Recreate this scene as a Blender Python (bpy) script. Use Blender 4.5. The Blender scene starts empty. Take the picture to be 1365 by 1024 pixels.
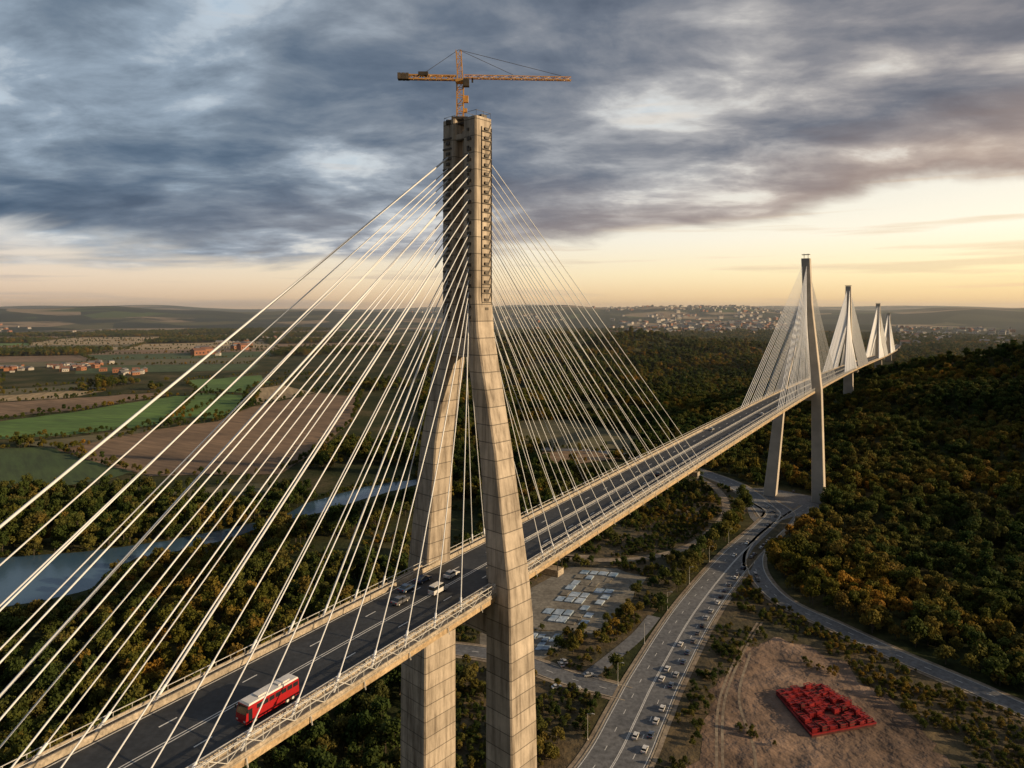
import bpy, math, random
import numpy as np
from mathutils import Vector
random.seed(7); rng=np.random.default_rng(7)
HAZE=True
F=910.0; CX=682.5; HY=412.0; HC=155.0
def G(px,py,z=0.0):
    d=(HC-z)*F/(py-HY); return ((px-CX)/F*d, d)
def proj(x,y,z):
    return CX+F*x/y, HY+(HC-z)/y*F
def lin(r,g,b,k=1.0):
    f=lambda c:(c/255/12.92 if c/255<=0.04045 else ((c/255+0.055)/1.055)**2.4)*k
    return (f(r),f(g),f(b),1.0)
scene=bpy.context.scene
COL=scene.collection
# ---------------- materials
def newmat(name):
    m=bpy.data.materials.new(name); m.use_nodes=True
    nt=m.node_tree; b=nt.nodes['Principled BSDF']; return m,nt,b
def N(nt,t,**kw):
    n=nt.nodes.new(t)
    for k,v in kw.items(): setattr(n,k,v)
    return n
def L(nt,a,b): nt.links.new(a,b)
def ramp(nt,stops,interp='LINEAR'):
    r=nt.nodes.new('ShaderNodeValToRGB'); cr=r.color_ramp; cr.interpolation=interp
    while len(cr.elements)<len(stops): cr.elements.new(0.5)
    for e,(p,c) in zip(cr.elements,stops):
        e.position=p; e.color=c if len(c)==4 else (*c,1)
    return r
def mathn(nt,op,a,b=None,c=None,clamp=False):
    n=nt.nodes.new('ShaderNodeMath'); n.operation=op; n.use_clamp=clamp
    for i,v in enumerate((a,b,c)):
        if v is None: continue
        if isinstance(v,(int,float)): n.inputs[i].default_value=v
        else: nt.links.new(v,n.inputs[i])
    return n.outputs[0]
def mixc(nt,f,a,b,mode='MIX'):
    n=nt.nodes.new('ShaderNodeMix'); n.data_type='RGBA'; n.blend_type=mode
    for s,v in ((n.inputs[0],f),(n.inputs[6],a),(n.inputs[7],b)):
        if isinstance(v,(int,float)): s.default_value=v
        elif isinstance(v,tuple): s.default_value=v if len(v)==4 else (*v,1)
        else: nt.links.new(v,s)
    return n.outputs[2]
def noise(nt,vec,scale,detail=5,rough=0.55,dist=0.0):
    n=nt.nodes.new('ShaderNodeTexNoise'); n.inputs['Scale'].default_value=scale
    n.inputs['Detail'].default_value=detail; n.inputs['Roughness'].default_value=rough
    n.inputs['Distortion'].default_value=dist
    if vec is not None: nt.links.new(vec,n.inputs['Vector'])
    return n.outputs[0]
def pos(nt): return nt.nodes.new('ShaderNodeNewGeometry').outputs['Position']
def noisy(name,c1,c2,scale,rough=0.85,bump=0.0,bscale=None,scale2=None,metal=0.0,bd=0.3):
    m,nt,b=newmat(name); p=pos(nt)
    n1=noise(nt,p,scale,6)
    r=ramp(nt,[(0.36,c1),(0.64,c2)]); L(nt,n1,r.inputs[0]); col=r.outputs[0]
    if scale2:
        n2=noise(nt,p,scale2,6,0.65)
        r2=ramp(nt,[(0.34,(0.6,0.6,0.6)),(0.66,(1.25,1.25,1.25))]); L(nt,n2,r2.inputs[0])
        col=mixc(nt,1.0,col,r2.outputs[0],'MULTIPLY')
    L(nt,col,b.inputs['Base Color']); b.inputs['Roughness'].default_value=rough
    b.inputs['Metallic'].default_value=metal
    if bump:
        bn=N(nt,'ShaderNodeBump'); bn.inputs['Strength'].default_value=bump; bn.inputs['Distance'].default_value=bd
        L(nt,noise(nt,p,bscale or scale*4,4),bn.inputs['Height']); L(nt,bn.outputs[0],b.inputs['Normal'])
    return m
def concrete(name,c1,c2,seam=4.0):
    m,nt,b=newmat(name); p=pos(nt)
    sp=N(nt,'ShaderNodeSeparateXYZ'); L(nt,p,sp.inputs[0])
    mp=N(nt,'ShaderNodeMapping'); mp.inputs['Scale'].default_value=(1,1,0.09); L(nt,p,mp.inputs[0])
    n1=noise(nt,mp.outputs[0],0.7,8,0.68)
    n2=noise(nt,p,0.22,5,0.6)
    r=ramp(nt,[(0.3,c1),(0.7,c2)]); L(nt,n2,r.inputs[0])
    r1=ramp(nt,[(0.34,(0.40,0.38,0.36)),(0.52,(0.95,0.95,0.95)),(0.66,(1.18,1.18,1.18))]); L(nt,n1,r1.inputs[0])
    col=mixc(nt,0.9,r.outputs[0],r1.outputs[0],'MULTIPLY')
    fr=mathn(nt,'FRACT',mathn(nt,'DIVIDE',sp.outputs[2],seam))
    line=mathn(nt,'LESS_THAN',fr,0.055)
    fl=mathn(nt,'FLOOR',mathn(nt,'DIVIDE',sp.outputs[2],seam))
    wn=N(nt,'ShaderNodeTexWhiteNoise'); wn.noise_dimensions='1D'; L(nt,fl,wn.inputs['W'])
    tone=mathn(nt,'MULTIPLY_ADD',wn.outputs[0],0.28,0.83)
    cmb=N(nt,'ShaderNodeCombineColor'); [L(nt,tone,cmb.inputs[i]) for i in range(3)]
    col=mixc(nt,1.0,col,cmb.outputs[0],'MULTIPLY')
    col=mixc(nt,mathn(nt,'MULTIPLY',line,0.7),col,(0.05,0.045,0.04,1))
    L(nt,col,b.inputs['Base Color']); b.inputs['Roughness'].default_value=0.85
    bn=N(nt,'ShaderNodeBump'); bn.inputs['Strength'].default_value=0.35; bn.inputs['Distance'].default_value=0.2
    L(nt,mathn(nt,'SUBTRACT',noise(nt,p,1.5,5),line),bn.inputs['Height']); L(nt,bn.outputs[0],b.inputs['Normal'])
    return m
M_conc=concrete('pylon_concrete',(0.40,0.34,0.275),(0.58,0.50,0.41))
M_conc2=noisy('far_concrete',(0.46,0.41,0.35),(0.58,0.52,0.45),0.1)
M_fascia=noisy('deck_fascia',(0.42,0.30,0.17),(0.56,0.42,0.26),0.15,0.7,scale2=1.5)
M_walk=noisy('deck_walkway',(0.33,0.28,0.215),(0.48,0.41,0.32),0.3,scale2=2)
M_asph=noisy('bridge_asphalt',(0.022,0.026,0.032),(0.042,0.047,0.055),0.12,0.75,scale2=0.9)
M_asph2=noisy('road_asphalt',(0.12,0.125,0.135),(0.18,0.183,0.19),0.05,0.75,scale2=0.5)
M_paint=noisy('road_paint',(0.6,0.6,0.58),(0.8,0.8,0.78),1.0,0.6)
M_rail=noisy('galvanised_rail',(0.58,0.57,0.55),(0.74,0.73,0.70),0.5,0.45,metal=0.15)
M_cable=noisy('white_cable_sheath',(0.76,0.79,0.84),(0.82,0.85,0.9),0.5,0.35)
M_steel=noisy('dark_steel',(0.05,0.042,0.034),(0.10,0.08,0.06),0.8,0.6)
M_crane=noisy('crane_yellow',(0.58,0.30,0.08),(0.72,0.42,0.13),0.8,0.5)
M_cw=noisy('counterweight',(0.10,0.08,0.06),(0.16,0.13,0.10),0.8,0.8)
M_dirt=noisy('bare_earth',(0.085,0.055,0.038),(0.30,0.205,0.15),0.022,0.95,1.0,0.09,scale2=0.13,bd=3.2)
M_track=noisy('dirt_track',(0.22,0.17,0.125),(0.33,0.27,0.20),0.05,0.95,scale2=0.4)
M_lot=noisy('gravel_lot',(0.15,0.135,0.11),(0.25,0.23,0.19),0.06,0.9,scale2=0.5)
M_verge=noisy('dry_grass',(0.045,0.042,0.018),(0.14,0.10,0.052),0.035,0.95,1.0,0.2,scale2=0.2,bd=1.2)
M_blue=noisy('blue_panel',(0.16,0.25,0.36),(0.52,0.60,0.68),0.10,0.4,scale2=0.5)
M_red=noisy('red_lattice',(0.20,0.008,0.012),(0.33,0.018,0.02),0.4,0.5)
M_dkred=noisy('dark_red_base',(0.045,0.010,0.010),(0.12,0.018,0.018),0.4,0.8)
def fieldmat(name,c1,c2,ang,row=0.12):
    m,nt,b=newmat(name); p=pos(nt)
    mp=N(nt,'ShaderNodeMapping'); mp.inputs['Rotation'].default_value=(0,0,ang); L(nt,p,mp.inputs[0])
    mp2=N(nt,'ShaderNodeMapping'); mp2.inputs['Scale'].default_value=(0.12,1,1); L(nt,mp.outputs[0],mp2.inputs[0])
    n1=noise(nt,p,0.008,7,0.65); r=ramp(nt,[(0.38,c1),(0.62,c2)]); L(nt,n1,r.inputs[0])
    n2=noise(nt,mp2.outputs[0],row,3,0.7); r2=ramp(nt,[(0.35,(0.7,0.7,0.7)),(0.65,(1.25,1.25,1.25))]); L(nt,n2,r2.inputs[0])
    L(nt,mixc(nt,1.0,r.outputs[0],r2.outputs[0],'MULTIPLY'),b.inputs['Base Color'])
    b.inputs['Roughness'].default_value=0.95
    return m
FM={'green':fieldmat('field_green',(0.06,0.13,0.02),(0.10,0.19,0.035),0.3),
 'dgreen':fieldmat('field_dark_green',(0.035,0.065,0.016),(0.055,0.09,0.024),0.9),
 'brown':fieldmat('field_ploughed',(0.14,0.09,0.052),(0.23,0.15,0.09),0.5),
 'tan':fieldmat('field_stubble',(0.30,0.22,0.12),(0.42,0.32,0.19),1.2),
 'olive':fieldmat('field_olive',(0.08,0.078,0.032),(0.13,0.11,0.05),0.1)}
M_water,nt,b=newmat('river_water'); b.inputs['Base Color'].default_value=(0.055,0.11,0.17,1); b.inputs['Roughness'].default_value=0.2
bn=N(nt,'ShaderNodeBump'); bn.inputs['Strength'].default_value=0.3; bn.inputs['Distance'].default_value=0.3
L(nt,noise(nt,pos(nt),0.25,5),bn.inputs['Height']); L(nt,bn.outputs[0],b.inputs['Normal'])
# ---------------- mesh builder
class MB:
    def __init__(s): s.v=[];s.f=[];s.m=[]
    def quad(s,a,b,c,d,mi=0):
        i=len(s.v); s.v+= [a,b,c,d]; s.f.append((i,i+1,i+2,i+3)); s.m.append(mi)
    def box(s,c,h,ax=((1,0,0),(0,1,0),(0,0,1)),mi=0,top=1.0):
        c=np.array(c,float); X,Y,Z=[np.array(a,float) for a in ax]; i=len(s.v)
        for dz in(-1,1):
            k=1.0 if dz<0 else top
            for dx,dy in((-1,-1),(1,-1),(1,1),(-1,1)):
                s.v.append(tuple(c+X*h[0]*dx*k+Y*h[1]*dy*k+Z*h[2]*dz))
        for f in((0,3,2,1),(4,5,6,7),(0,1,5,4),(1,2,6,5),(2,3,7,6),(3,0,4,7)):
            s.f.append(tuple(i+k for k in f)); s.m.append(mi)
    def beam(s,p,q,r,n=4,mi=0,r2=None,cap=True):
        p=np.array(p,float);q=np.array(q,float);d=q-p;l=np.linalg.norm(d)
        if l<1e-6:return
        d/=l; a=np.array((0,0,1.)) if abs(d[2])<0.9 else np.array((1.,0,0))
        u=np.cross(d,a);u/=np.linalg.norm(u);w=np.cross(u,d); r2=r if r2 is None else r2
        i=len(s.v)
        for k in range(n):
            t=2*math.pi*(k+0.5)/n; o=u*math.cos(t)+w*math.sin(t)
            s.v.append(tuple(p+o*r)); s.v.append(tuple(q+o*r2))
        for k in range(n):
            j=(k+1)%n; s.f.append((i+2*k,i+2*j,i+2*j+1,i+2*k+1)); s.m.append(mi)
        if cap:
            s.f.append(tuple(i+2*k for k in range(n))[::-1]); s.f.append(tuple(i+2*k+1 for k in range(n))); s.m+=[mi,mi]
    def loft(s,secs,mi=0,cap=True):
        n=len(secs[0]); i=len(s.v)
        for sec in secs: s.v+=[tuple(p) for p in sec]
        for a in range(len(secs)-1):
            for k in range(n):
                j=(k+1)%n; s.f.append((i+a*n+k,i+a*n+j,i+(a+1)*n+j,i+(a+1)*n+k)); s.m.append(mi)
        if cap:
            s.f.append(tuple(i+k for k in range(n))[::-1]); s.f.append(tuple(i+(len(secs)-1)*n+k for k in range(n))); s.m+=[mi,mi]
    def obj(s,name,mats,parent=None,smooth=False,link=True):
        me=bpy.data.meshes.new(name); me.from_pydata([tuple(map(float,v)) for v in s.v],[],s.f)
        for m in (mats if isinstance(mats,(list,tuple)) else [mats]): me.materials.append(m)
        me.polygons.foreach_set('material_index',s.m); me.update()
        if smooth: me.shade_smooth()
        o=bpy.data.objects.new(name,me)
        if link: COL.objects.link(o)
        if parent: o.parent=parent
        return o
def empty(name):
    o=bpy.data.objects.new(name,None); COL.objects.link(o); return o
# ---------------- terrain
def sst(a,b,x):
    t=np.clip((x-a)/(b-a),0,1); return t*t*(3-2*t)
def terr(x,y):
    x=np.asarray(x,float);y=np.asarray(y,float)
    def g(cx,cy,sx,sy,a,t=0.04):
        v=np.exp(-0.5*(((x-cx)/sx)**2+((y-cy)/sy)**2)); return a*np.clip(v-t,0,1)/(1-t)
    h=g(1000,760,390,370,128,0.15)+g(300,2050,400,420,60)+g(1900,2300,500,600,14)
    n=np.sin(x*0.016+1+1.2*np.sin(y*0.006))*np.cos(y*0.015+0.8*np.sin(x*.009))+0.5*np.sin(x*0.035+y*0.027)
    h=h*(1+0.26*n)
    r=np.hypot(x,y); az=np.arctan2(x,y)
    hn=np.sin(az*9+0.6)+0.6*np.sin(az*23+1.3)+0.35*np.sin(az*51+r*0.0004)
    h=h+sst(5600,9500,r)*(140+28*hn)*(1-0.35*sst(10500,16000,r))
    h=h+sst(14000,19000,r)*(95+38*np.sin(az*13+2)+18*np.sin(az*37))
    h=h+sst(3200,4500,r)*sst(-0.1,0.1,az)*(22+18*np.sin(x*0.0016+1)*np.cos(y*0.0019))
    return h
rs=np.concatenate([[0.01],np.geomspace(60,42000,260)])
fa=np.radians(np.linspace(-62,62,360)); ba=np.radians(np.linspace(62,298,60))[1:-1]
az=np.concatenate([fa,ba]); A=len(az)
RR,AZ=np.meshgrid(rs,az,indexing='ij'); X=RR*np.sin(AZ);Y=RR*np.cos(AZ);Z=terr(X,Y)
V=np.stack([X,Y,Z],-1).reshape(-1,3)
fc=[]
for i in range(len(rs)-1):
    for j in range(A):
        k=(j+1)%A; fc.append((i*A+j,i*A+k,(i+1)*A+k,(i+1)*A+j)[::-1])
me=bpy.data.meshes.new('ground'); me.from_pydata(V.tolist(),[],fc); me.update(); me.shade_smooth()
ground=bpy.data.objects.new('ground',me); COL.objects.link(ground)
m,nt,b=newmat('ground_cover'); p=pos(nt)
r=ramp(nt,[(0.34,(0.022,0.03,0.012)),(0.46,(0.042,0.05,0.02)),(0.56,(0.075,0.07,0.032)),(0.68,(0.13,0.105,0.06))])
L(nt,noise(nt,p,0.011,8,0.62),r.inputs[0])
r2=ramp(nt,[(0.3,(0.55,0.55,0.55)),(0.7,(1.3,1.3,1.3))]); L(nt,noise(nt,p,0.25,6,0.7),r2.inputs[0])
near=mixc(nt,1.0,r.outputs[0],r2.outputs[0],'MULTIPLY')
vo=N(nt,'ShaderNodeTexVoronoi'); vo.inputs['Scale'].default_value=0.0016; L(nt,p,vo.inputs['Vector'])
sc=N(nt,'ShaderNodeSeparateColor'); L(nt,vo.outputs['Color'],sc.inputs[0])
rv=ramp(nt,[(0,(0.03,0.04,0.03)),(0.4,(0.05,0.06,0.04)),(0.55,(0.10,0.10,0.06)),(0.7,(0.27,0.21,0.15)),(0.9,(0.07,0.10,0.045))],'CONSTANT'); L(nt,sc.outputs[0],rv.inputs[0])
rf=ramp(nt,[(0.50,(0,0,0)),(0.56,(1,1,1))]); L(nt,noise(nt,p,0.0011,6,0.6),rf.inputs[0])
far=mixc(nt,rf.outputs[0],rv.outputs[0],(0.026,0.036,0.034,1))
ln=N(nt,'ShaderNodeVectorMath',operation='LENGTH'); L(nt,p,ln.inputs[0])
mr=N(nt,'ShaderNodeMapRange'); mr.inputs[1].default_value=3500; mr.inputs[2].default_value=5000; L(nt,ln.outputs['Value'],mr.inputs[0])
L(nt,mixc(nt,mr.outputs[0],near,far),b.inputs['Base Color']); b.inputs['Roughness'].default_value=1.0
b.inputs['Specular IOR Level'].default_value=0.1
bn=N(nt,'ShaderNodeBump'); bn.inputs['Strength'].default_value=0.6; bn.inputs['Distance'].default_value=1.0
L(nt,noise(nt,p,0.3,5),bn.inputs['Height']); L(nt,bn.outputs[0],b.inputs['Normal'])
me.materials.append(m)
# ---------------- plan polygons (surveyed ground outlines)
def poly(name,pts,mat,z=0.1):
    w=[G(*q) for q in pts]; v=[(x,y,z) for x,y in w]
    me=bpy.data.meshes.new(name)
    from mathutils.geometry import tessellate_polygon
    tr=tessellate_polygon([[Vector(q) for q in v]])
    fs=[]
    for t in tr:
        a,b_,c=[Vector(v[i]) for i in t]
        fs.append(tuple(t) if (b_-a).cross(c-a).z>0 else tuple(t)[::-1])
    me.from_pydata(v,[],fs); me.update()
    me.materials.append(mat); o=bpy.data.objects.new(name,me); COL.objects.link(o); return o
def pip(px,py,pts):
    px=np.asarray(px);py=np.asarray(py); ins=np.zeros(px.shape,bool); n=len(pts)
    for i in range(n):
        x1,y1=pts[i];x2,y2=pts[(i+1)%n]
        if y1==y2: continue
        c=((y1>py)!=(y2>py))&(px<(x2-x1)*(py-y1)/(y2-y1)+x1); ins^=c
    return ins
def rough_poly(pts,n=6,amp=3.0):
    out=[]
    for i in range(len(pts)):
        a=np.array(pts[i],float);b_=np.array(pts[(i+1)%len(pts)],float)
        for k in range(n):
            q=a+(b_-a)*k/n
            if k: q=q+rng.normal(0,amp,2)*np.array([1,0.35])
            out.append(tuple(q))
    return out
FIELDS=[('green',[(-350,592),(0,562),(110,548),(235,528),(300,527),(255,550),(205,567),(90,580),(-350,606)]),
 ('green',[(262,524),(330,527),(318,545),(285,558),(236,557)]),
 ('dgreen',[(-350,612),(60,596),(95,601),(180,628),(150,638),(60,652),(-350,668)]),
 ('olive',[(20,592),(200,571),(232,562),(200,575),(90,600)]),
 ('brown',[(75,600),(215,572),(290,562),(335,543),(440,521),(482,528),(470,560),(425,600),(375,632),(200,635),(140,620)]),
 ('tan',[(338,540),(345,518),(440,503),(500,512),(482,525),(440,519)]),
 ('green',[(245,508),(355,500),(420,500),(340,514),(325,524),(262,521)]),
 ('brown',[(-350,560),(100,531),(205,524),(225,527),(100,547),(0,557),(-350,585)]),
 ('tan',[(-350,543),(60,522),(140,522),(90,531),(-350,556)]),
 ('olive',[(200,660),(330,645),(400,648),(300,668)]),
 ('olive',[(690,562),(760,560),(860,585),(840,600),(740,598),(690,585)]),
 ('brown',[(700,604),(790,602),(830,612),(740,622)]),
 ('olive',[(-350,535),(0,520),(120,512),(140,517),(0,528),(-350,548)])]
fpolys=[]
for i,(k,pts) in enumerate(FIELDS):
    rp=rough_poly(pts,5,1.2); fpolys.append(rp); poly('farm_field',rp,FM[k],0.2+0.03*i)
RIVER=[(-400,782),(-100,756),(0,744),(110,736),(200,724),(262,713),(300,706),(345,696),(385,684),(405,672),(440,662),(480,651),(516,644),(560,638),(560,645),(520,655),(470,670),(430,683),(385,692),(340,706),(292,722),(235,735),(180,745),(146,762),(124,784),(60,800),(0,810),(-150,840),(-400,885)]
RV=rough_poly(RIVER,3,1.0); poly('river',RV,M_water,0.06)
poly('verge',rough_poly([(855,1060),(905,905),(958,806),(1000,755),(1030,795),(1110,828),(1230,882),(1385,950),(1600,1060),(1400,1160),(830,1160)],5,2),M_verge,0.05)
DIRT=rough_poly([(915,1040),(938,960),(958,905),(992,866),(1040,850),(1105,876),(1175,922),(1230,975),(1265,1030),(1260,1130),(890,1130)],6,7)
poly('bare_earth_field',DIRT,M_dirt,0.12)
LOT=[(758,756),(822,758),(862,770),(835,808),(792,846),(700,838),(650,820)]
poly('gravel_lot',rough_poly(LOT,5,1.5),M_lot,0.10)
LOT2=[(640,842),(752,842),(748,862),(725,878),(640,876)]
poly('gravel_lot',rough_poly(LOT2,4,1.5),M_lot,0.11)
SCRUB=[(560,840),(640,800),(700,760),(720,700),(800,672),(900,640),(985,650),(985,690),(940,730),(870,830),(800,920),(760,1080),(600,1080)]
poly('dry_grass_ground',rough_poly([(640,830),(715,700),(820,668),(905,636),(975,646),(1000,680),(930,740),(860,830),(800,915),(760,1060),(600,1060)],5,4),M_verge,0.04)
# ---------------- roads
def smooth_path(w,n=12):
    w=[np.array(p,float) for p in w]; w=[2*w[0]-w[1]]+w+[2*w[-1]-w[-2]]; out=[]
    for i in range(1,len(w)-2):
        p0,p1,p2,p3=w[i-1:i+3]
        for k in range(n):
            t=k/n; out.append(0.5*((2*p1)+(-p0+p2)*t+(2*p0-5*p1+4*p2-p3)*t*t+(-p0+3*p1-3*p2+p3)*t**3))
    out.append(w[-2]); return np.array(out)
def frames(P):
    T=np.gradient(P,axis=0); T2=T.copy(); T2[:,2:]=0; T2/=np.linalg.norm(T2,axis=1)[:,None]
    U=np.zeros_like(T2); U[:,0]=T2[:,1]; U[:,1]=-T2[:,0]; return T2,U
def strip(mb,P,l,r_,z,mi=0,i0=0,i1=None):
    T,U=frames(P); i1=len(P) if i1 is None else i1
    for i in range(i0,i1-1):
        a=P[i]+U[i]*l;b_=P[i]+U[i]*r_;c=P[i+1]+U[i+1]*r_;d=P[i+1]+U[i+1]*l
        mb.quad(*[(q[0],q[1],q[2]+z) for q in(a,b_,c,d)],mi)
def resample(P,step):
    s=np.r_[0,np.cumsum(np.linalg.norm(np.diff(P,axis=0),axis=1))]; n=max(2,int(s[-1]/step)); t=np.linspace(0,s[-1],n+1)
    return np.stack([np.interp(t,s,P[:,k]) for k in range(P.shape[1])],1)
def gp(pts,z=0): return resample(smooth_path([(*G(*q),z) for q in pts]),3.0)
ROADPATHS=[]
def road(name,pts,hw,z,mat,dash=(),solid=(),kerb=True):
    P=gp(pts); ROADPATHS.append((P,hw)); mb=MB(); strip(mb,P,-hw,hw,z,0)
    for o in solid: strip(mb,P,o-0.14,o+0.14,z+0.02,1)
    for o in dash:
        for i in range(0,len(P)-2,4): strip(mb,P,o-0.13,o+0.13,z+0.02,1,i,i+2)
    if kerb:
        for sgn in(-1,1):
            strip(mb,P,sgn*hw-0.3,sgn*hw+0.3,z+0.13,2)
            strip(mb,P,sgn*(hw+1.3)-0.85,sgn*(hw+1.3)+0.85,z-0.03,3)
    return mb.obj(name,[mat,M_paint,M_walk,M_track]),P
_,PM=road('road',[(735,1130),(815,1024),(850,955),(877,900),(929,812),(985,742),(1028,702),(1040,684),(1018,668)],10.5,0.22,M_asph2,dash=(-5.2,5.0),solid=(-9.6,-0.25,0.25,9.6))
_,PM2=road('road',[(1028,690),(1010,668),(985,650),(955,637),(915,624),(860,612),(800,603),(720,598)],8.5,0.19,M_asph2,dash=(0,),solid=(-7.8,7.8))
_,PB=road('road',[(1078,676),(1040,702),(1013,728),(1006,752),(1018,778),(1050,806),(1110,834),(1200,876),(1290,914),(1380,953),(1520,1010),(1700,1080)],5.0,0.25,M_asph2,dash=(0,),solid=(-4.6,4.6))
_,PS=road('road',[(560,862),(640,870),(700,884),(760,905),(838,926)],5.0,0.16,M_asph2,dash=(0,))
_,PS2=road('road',[(775,908),(812,880),(850,848),(872,822)],3.2,0.165,M_asph2,kerb=False)
for pts,hw in (([(742,742),(800,747),(860,744),(915,730),(950,706),(968,680),(958,655),(925,634),(880,622)],3.0),([(700,752),(740,742),(790,742)],2.2),
   ([(960,1090),(955,1000),(960,930),(985,870),(1010,830)],0.5),([(968,1090),(963,1000),(967,930),(991,870),(1016,830)],0.5),([(1010,1090),(1005,1000),(985,930),(1000,870)],0.5)):
    P=gp(pts); mb=MB(); strip(mb,P,-hw,hw,0.14); mb.obj('dirt_track',[M_track])
    if hw>2: ROADPATHS.append((P,hw))
poly('paved_forecourt',[(985,652),(1020,650),(1095,664),(1092,690),(1060,702),(1020,712),(1000,690)],M_asph2,0.12)
poly('traffic_island',[(1042,694),(1058,689),(1046,704),(1010,742),(1000,762),(992,752),(1005,730),(1030,706)],M_verge,0.30)
# ---------------- bridge alignment
T1=np.array((-11.0,167.0)); T2=np.array((235.0,558.0)); T3=np.array((443.6,900.0)); T4=np.array((751.,1400.)); T5=np.array((1042.,1890.))
d12=(T2-T1)/np.linalg.norm(T2-T1)
ctrl=[(*(T1-d12*420),90),(*(T1-d12*200),90),(*T1,90),(*(T1+d12*230),90),(*T2,89),(*T3,78),(*T4,58),(*T5,36),(1300,2320,20),(1560,2750,12)]
BP=resample(smooth_path(ctrl,30),3.0); BT,BU=frames(BP)
bridge=empty('cable_stayed_bridge')
def sweep(name,prof,mat,par=bridge,P=BP,i0=0,i1=None):
    T,U=frames(P); mb=MB(); i1=len(P) if i1 is None else i1
    secs=[[(P[i][0]+U[i][0]*l,P[i][1]+U[i][1]*l,P[i][2]+z) for l,z in prof] for i in range(i0,i1)]
    mb.loft(secs); return mb.obj(name,mat,par)
sweep('deck_girder',[(-12.4,-0.35),(12.4,-0.35),(12.4,-1.5),(11.2,-1.75),(5.5,-3.6),(-5.5,-3.6),(-11.2,-1.75),(-12.4,-1.5)],M_fascia)
sweep('deck_slab',[(-12.6,-0.34),(-12.6,-0.04),(12.6,-0.04),(12.6,-0.34)],M_walk)
mb=MB(); strip(mb,BP,-9.6,9.0,0.0,0)
for o in(-9.1,8.5): strip(mb,BP,o-0.12,o+0.12,0.02,1)
for o in(-0.35,0.25): strip(mb,BP,o-0.1,o+0.1,0.02,1)
for o in(-4.7,4.4):
    for i in range(0,len(BP)-2,5): strip(mb,BP,o-0.13,o+0.13,0.02,1,i,i+2)
mb.obj('deck_roadway',[M_asph,M_paint],bridge)
for l,w,h in((-10.0,0.25,0.95),(9.4,0.25,0.95),(-12.2,0.2,0.7),(12.3,0.2,0.45)):
    sweep('parapet',[(l-w,-0.05),(l-w*0.5,h),(l+w*0.5,h),(l+w,-0.05)],M_walk)
i_t1=int(np.argmin(np.hypot(BP[:,0]-T1[0],BP[:,1]-T1[1])))
i_t2=int(np.argmin(np.hypot(BP[:,0]-T2[0],BP[:,1]-T2[1])))
def at(i,l,z): return (BP[i][0]+BU[i][0]*l,BP[i][1]+BU[i][1]*l,BP[i][2]+z)
mb=MB(); end=min(len(BP)-1,i_t2+120)
for i in range(0,end):
    for l,h,rr in((12.4,2.4,0.10),(12.4,1.5,0.08),(10.4,1.9,0.10),(10.4,1.2,0.07),(-12.2,1.5,0.07),(-10.0,1.5,0.06)):
        mb.beam(at(i,l,h),at(i+1,l,h),rr,4,cap=False)
    mb.beam(at(i,12.4,0.4),at(i,12.4,2.45),0.09); mb.beam(at(i,10.4,0.0),at(i,10.4,1.95),0.09)
    mb.beam(at(i,-12.2,0.6),at(i,-12.2,1.5),0.06)
    mb.beam(at(i,10.4,1.9),at(i,12.4,2.4),0.06)
    a,b_=(0.4,2.4) if i%2 else (2.4,0.4)
    mb.beam(at(i,12.4,a),at(i+1,12.4,b_),0.07,cap=False)
    if i%4==0: mb.beam(at(i,12.5,-0.2),at(i,12.9,-1.7),0.12)
mb.obj('deck_railing',[M_rail],bridge)
mb=MB()
for i in range(i_t1+8,end):
    for l in(-0.05,6.9):
        for h in(0.55,0.95): mb.beam(at(i,l,h),at(i+1,l,h),0.09,4,cap=False)
        mb.beam(at(i,l,0),at(i,l,1.0),0.06)
mb.obj('median_guard_rail',[M_rail],bridge)
def gantry(i,l):
    mb=MB(); X=BU[i];Yv=BT[i]; ax=(X,Yv,(0,0,1))
    mb.box(at(i,l,-4.6),(2.6,1.6,0.8),ax,0); mb.box(at(i,l,-5.55),(2.2,1.3,0.12),ax,1)
    for sx in(-1,1):
        for sy in(-1,1):
            q=np.array(at(i,l,0))+np.array(X)*sx*2.3+np.array(Yv)*sy*1.3
            mb.beam((q[0],q[1],q[2]-3.9),(q[0],q[1],q[2]-1.2),0.14,mi=1)
    mb.obj('inspection_gantry',[M_walk,M_steel],bridge)
gantry(i_t1+int(150/3),9.0); gantry(i_t1+8,10.5)
# ---------------- main pylon
ut=np.array((0.74,-0.6726,0)); ut/=np.linalg.norm(ut); vt=np.array((-ut[1],ut[0],0))
def sec(c,ux,vx,lat,z,wl,wd,lon=0,ch=0.35):
    a,b_=wl/2,wd/2
    pts=[(-a+ch,-b_),(a-ch,-b_),(a,-b_+ch),(a,b_-ch),(a-ch,b_),(-a+ch,b_),(-a,b_-ch),(-a,-b_+ch)]
    return [(c[0]+ux[0]*(lat+p)+vx[0]*(lon+q),c[1]+ux[1]*(lat+p)+vx[1]*(lon+q),z) for p,q in pts]
C1=np.array((-11.0,167.0,0))
py_e=empty('pylon'); py_e.parent=bridge
mb=MB()
mb.loft([sec(C1,ut,vt,*s) for s in[(15.3,0,9,9.4),(14.6,60,8.2,8.8),(14.2,84,7.6,8.2),(13.9,92,6.8,7.4),(9.8,122,5.3,6.2),(4.3,149,4.7,5.9),(3.7,158,4.4,5.8),(3.7,200.8,4.3,5.6)]])
mb.loft([sec(C1,ut,vt,*s) for s in[(-14.6,0,10,11),(-14.4,60,9.8,10.6),(-14.2,84.5,9.6,10.4)]])
mb.loft([sec(C1,ut,vt,*s) for s in[(-14.2,84.5,8.4,8.6),(-13.9,92,7.6,7.8),(-10.9,122,5.8,6.3),(-4.8,147,4.6,5.8)]])
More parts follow.
